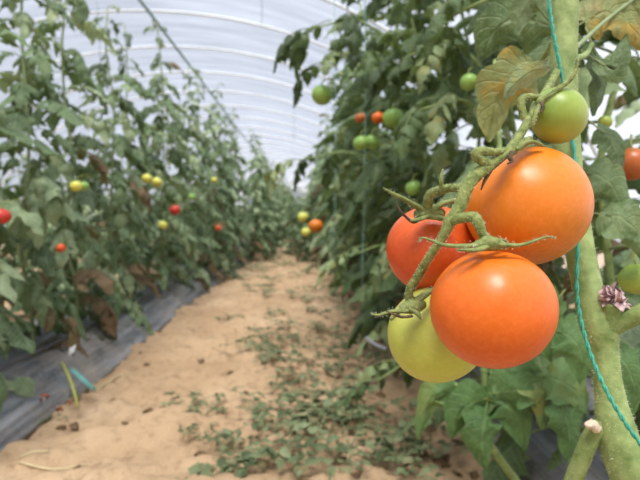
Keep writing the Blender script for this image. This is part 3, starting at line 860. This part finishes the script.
# ------------------------------------------------------------------ weeds, straw and litter
WEED = []
for i in range(7):
    rs = np.random.RandomState(700+i); mb = MB()
    for k in range(6):
        az = rs.rand()*6.28; L = .07+.09*rs.rand()
        pts = [np.array((0, 0, 0.0)), np.array((math.cos(az)*L*.5, math.sin(az)*L*.5, .035+.03*rs.rand())), np.array((math.cos(az)*L, math.sin(az)*L, .03+.03*rs.rand()))]
        tube(mb, pts, [.0016, .0013, .0009], 5, 3, coldata=(.7, 0, 0, 0))
        C = catmull(pts, 3)
        for j in range(2, 7):
            a = az+(1.2 if j % 2 else -1.2)+rs.randn()*.3
            l = .020+.026*rs.rand()
            leaflet(mb, C[j], (math.cos(a), math.sin(a), .35+.3*rs.randn()), np.array((0, 0, 1.0))+rs.randn(3)*.35, l, l*.55, .9, .25, rs, 6, 1, rs.rand(), .4*(rs.rand() < .2), lob=.15)
    WEED.append(mb.mesh('weed')); WEED[-1].materials.append(M['weed'])
def on_ground(px, py):
    r = fwd+rgt*((px-320)/F)+upv*((240-py)/F)
    t = CAM_H/-r.z; p = CAM+r*t
    return Vector((p.x, p.y, gz(p.x, p.y)))
wr = random.Random(21)
weeds = []
for (px, py, s) in ((245, 470, .9), (285, 462, 1.1), (315, 455, 1.0), (275, 440, .9), (305, 430, 1.1), (330, 440, .9), (255, 425, .8), (350, 462, .8), (340, 415, .7), (290, 405, .8),
                    (300, 385, .8), (285, 372, .9), (262, 378, .8), (310, 372, .8), (250, 362, .7), (276, 350, .9), (262, 338, .9), (285, 330, .8), (270, 318, .8), (300, 342, .7), (255, 352, .6),
                    (190, 408, .7), (205, 420, .55), (200, 440, .5), (215, 475, .6), (262, 300, .9), (275, 292, .9), (250, 290, .8), (230, 318, .6), (292, 300, .8), (262, 275, 1.0), (280, 268, 1.0), (300, 280, 1.0), (265, 260, 1.1), (285, 255, 1.1),
                    (60, 400, .5), (120, 350, .45), (150, 325, .45), (45, 420, .5), (385, 440, .8), (365, 400, .7), (420, 470, .9), (400, 460, .7), (320, 318, .9), (330, 350, .8), (310, 306, .9), (345, 375, .8), (230, 456, .6), (375, 472, .8), (335, 400, 1.0), (352, 425, 1.0), (345, 345, 1.0), (328, 330, 1.0), (362, 360, 1.0), (395, 430, .9), (410, 452, .9), (355, 318, 1.0), (340, 300, 1.1), (318, 290, 1.1), (250, 272, 1.3), (238, 280, 1.1), (295, 268, 1.4), (308, 275, 1.3), (272, 285, 1.0), (246, 262, 1.5), (285, 262, 1.5), (300, 256, 1.6)):
    weeds.append((on_ground(px, py), s))
for k, (p, s) in enumerate(weeds):
    o = link('weed', WEED[k % 7], None, None, p); o.rotation_euler.z = wr.uniform(0, 6.28); o.scale = (s*1.2, s*1.2, s)
    near = p.y < 1.9
    tag(o, 'small grey green weed among others near the camera on the sandy path' if near else 'small grey green weed farther along the sandy path', 'weed', 'weeds on the near path' if near else 'weeds on the far path')
DL = []
for i in range(4):
    rs = np.random.RandomState(800+i); mb = MB()
    leaflet(mb, (0, 0, .006), (1, 0, .3), np.array((0, .3, 1.0)), .05, .03, 1.6, .6, rs, 8, 2, .5, 1.0, twist=1.0, curl=.6)
    DL.append(mb.mesh('dry_leaf')); DL[-1].materials.append(M['leaf'])
for k in range(95):
    if k < 62: p = on_ground(wr.uniform(330, 480), wr.uniform(320, 478))
    else: p = on_ground(wr.uniform(60, 330), wr.uniform(300, 478))
    o = link('dry_leaf', DL[k % 4], None, None, p+Vector((0, 0, .002))); o.rotation_euler = (wr.uniform(-.4, .4), wr.uniform(-.4, .4), wr.uniform(0, 6.28)); s = wr.uniform(.6, 1.5); o.scale = (s, s, s)
    tag(o, 'curled brown dead leaf lying on the sandy soil', 'dead leaf', 'dead leaves on the soil')
def surf(px, py, z): 
    r = fwd+rgt*((px-320)/F)+upv*((240-py)/F); t = (CAM_H-z)/-r.z
    return CAM+r*t
for k in range(34):
    x = wr.uniform(-1.28, -.93); y = wr.uniform(1.5, 4.5)
    o = link('dry_leaf', DL[k % 4], None, None, (x, y, .150 if x < -1.02 else .115)); o.rotation_euler = (wr.uniform(-.5, .5), wr.uniform(-.5, .5), wr.uniform(0, 6.28)); s = wr.uniform(.7, 1.6); o.scale = (s, s, s)
    tag(o, 'curled brown dead leaf fallen on the silver mulch under the plants', 'dead leaf', 'dead leaves on the silver mulch')
for (px, py, z, s, lab, red) in ((43, 397, .10, 1.1, 'crumpled rust brown leaf lying on the silver mulch', 1), (62, 408, .05, .8, 'rust red leaf scrap at the lower edge of the silver mulch', 1), (72, 404, .03, .6, 'small rust red leaf scrap on the soil beside the silver mulch', 1)):
    o = link('dry_leaf', DL[0].copy(), None, None, surf(px, py, z+.015)); o.rotation_euler = (.4, -.7, wr.uniform(0, 6)); o.scale = (s, s, s)
    o.data.materials.clear(); o.data.materials.append(simple_mat('rust_leaf', (.16, .045, .02), .8, (.28, .09, .04), 90)); tag(o, lab, 'dead leaf')
mb = MB(); c = np.array(surf(71, 357, .135))
V = [c+np.array((x*.020+.004*y, .008*y, y*.028+.006*math.sin(x*3)+.01)) for y in np.linspace(0, 1, 5) for x in np.linspace(-.6, .6, 5)]
mb.add(V, [(j*5+i, j*5+i+1, (j+1)*5+i+1, (j+1)*5+i) for j in range(4) for i in range(4)])
o = mb.build('paper_scrap', M['paper'], data=False); o.modifiers.new('thickness', 'SOLIDIFY').thickness = .001
tag(o, 'torn white paper scrap standing on the silver mulch', 'paper scrap')
mb = MB(); tube(mb, [surf(72, 369, .12), surf(84, 380, .09), surf(95, 390, .05)], [.010, .011, .009], 8, 4, flat=.12)
tag(mb.build('plastic_strip', M['teal'], data=False), 'faded teal plastic strip lying across the edge of the silver mulch', 'plastic strip')
mb = MB(); rs = np.random.RandomState(5)
tube(mb, [surf(62, 362, .13), surf(72, 385, .09), surf(78, 408, .03)], [.004, .005, .003], 7, 4)
tag(mb.build('plant_stalk', simple_mat('yellow_stalk', (.30, .34, .06), .6, (.42, .42, .12), 60), data=False), 'yellow green broken stalk leaning on the silver mulch beside the paper scrap', 'stalk')
for (a, b_, lab) in (((18, 470), (88, 468), 'long pale straw lying on the soil by the mulch corner'), ((20, 462), (50, 459), 'short pale straw lying on the soil by the mulch corner'), ((130, 372), (95, 392), 'thin straw lying across the soil beside the silver mulch')):
    p, q = on_ground(*a), on_ground(*b_); mb = MB(); mid = (p+q)/2
    mid.z = gz(mid.x, mid.y)+.012; p.z += .006; q.z += .006
    tube(mb, [p, mid, q], [.0025, .003, .002], 6, 5); tag(mb.build('straw', M['straw'], data=False), lab, 'straw')
mb = MB(); tube(mb, [(-.97, .5, .15), (-1.0, 1.5, .155), (-.98, 2.4, .152), (-1.0, 4, .155), (-.99, 10, .155), (-.99, 30, .155)], [.008]*6, 8, 5)
tag(mb.build('drip_hose', M['hose'], data=False), 'black drip hose running along the top of the silver mulch', 'hose')
mb = MB(); tube(mb, [P(366, 338, 1.85), P(376, 345, 1.8), P(386, 349, 1.75)], [.007]*3, 8, 5)
tag(mb.build('hose', M['hose_grey'], data=False), 'short grey hose end sticking out beside the pale green tomato', 'hose')

# ------------------------------------------------------------------ light: bright overcast sky through the film, hazy sun behind the camera
w = bpy.data.worlds.new('world'); scene.world = w; w.use_nodes = True
nt = w.node_tree; g = G(nt); bg = nt.nodes['Background']
tc = g.n('ShaderNodeTexCoord').outputs['Generated']
sp_ = g.n('ShaderNodeSeparateXYZ'); g.l(tc, sp_.inputs[0])
zen = g.ramp(sp_.outputs[2], [(0.0, (.40, .42, .47)), (.12, (.27, .29, .335)), (.32, (.17, .18, .215)), (.6, (.52, .54, .60)), (1.0, (.78, .80, .84))])
east = g.math('MULTIPLY', g.ramp(sp_.outputs[0], [(.10, (0, 0, 0)), (.75, (1, 1, 1))]), .8)
g.l(g.mix(east, zen, (1.9, 1.9, 1.9)), bg.inputs['Color'])
bg.inputs['Strength'].default_value = 1.0
sd = bpy.data.lights.new('sun', 'SUN'); sd.energy = 6.9; sd.angle = math.radians(26); sd.color = (1, .96, .90)
so = bpy.data.objects.new('sun', sd); col.objects.link(so)
so.rotation_euler = Vector((.06, .46, -1.0)).to_track_quat('-Z', 'Y').to_euler()

scene.view_settings.view_transform = 'Standard'
scene.view_settings.look = 'None'
scene.view_settings.exposure = 0.34
scene.view_settings.gamma = 1.0
scene.view_settings.use_curve_mapping = False
scene.cycles.use_denoising = True
scene.cycles.max_bounces = 10
scene.cycles.transparent_max_bounces = 16
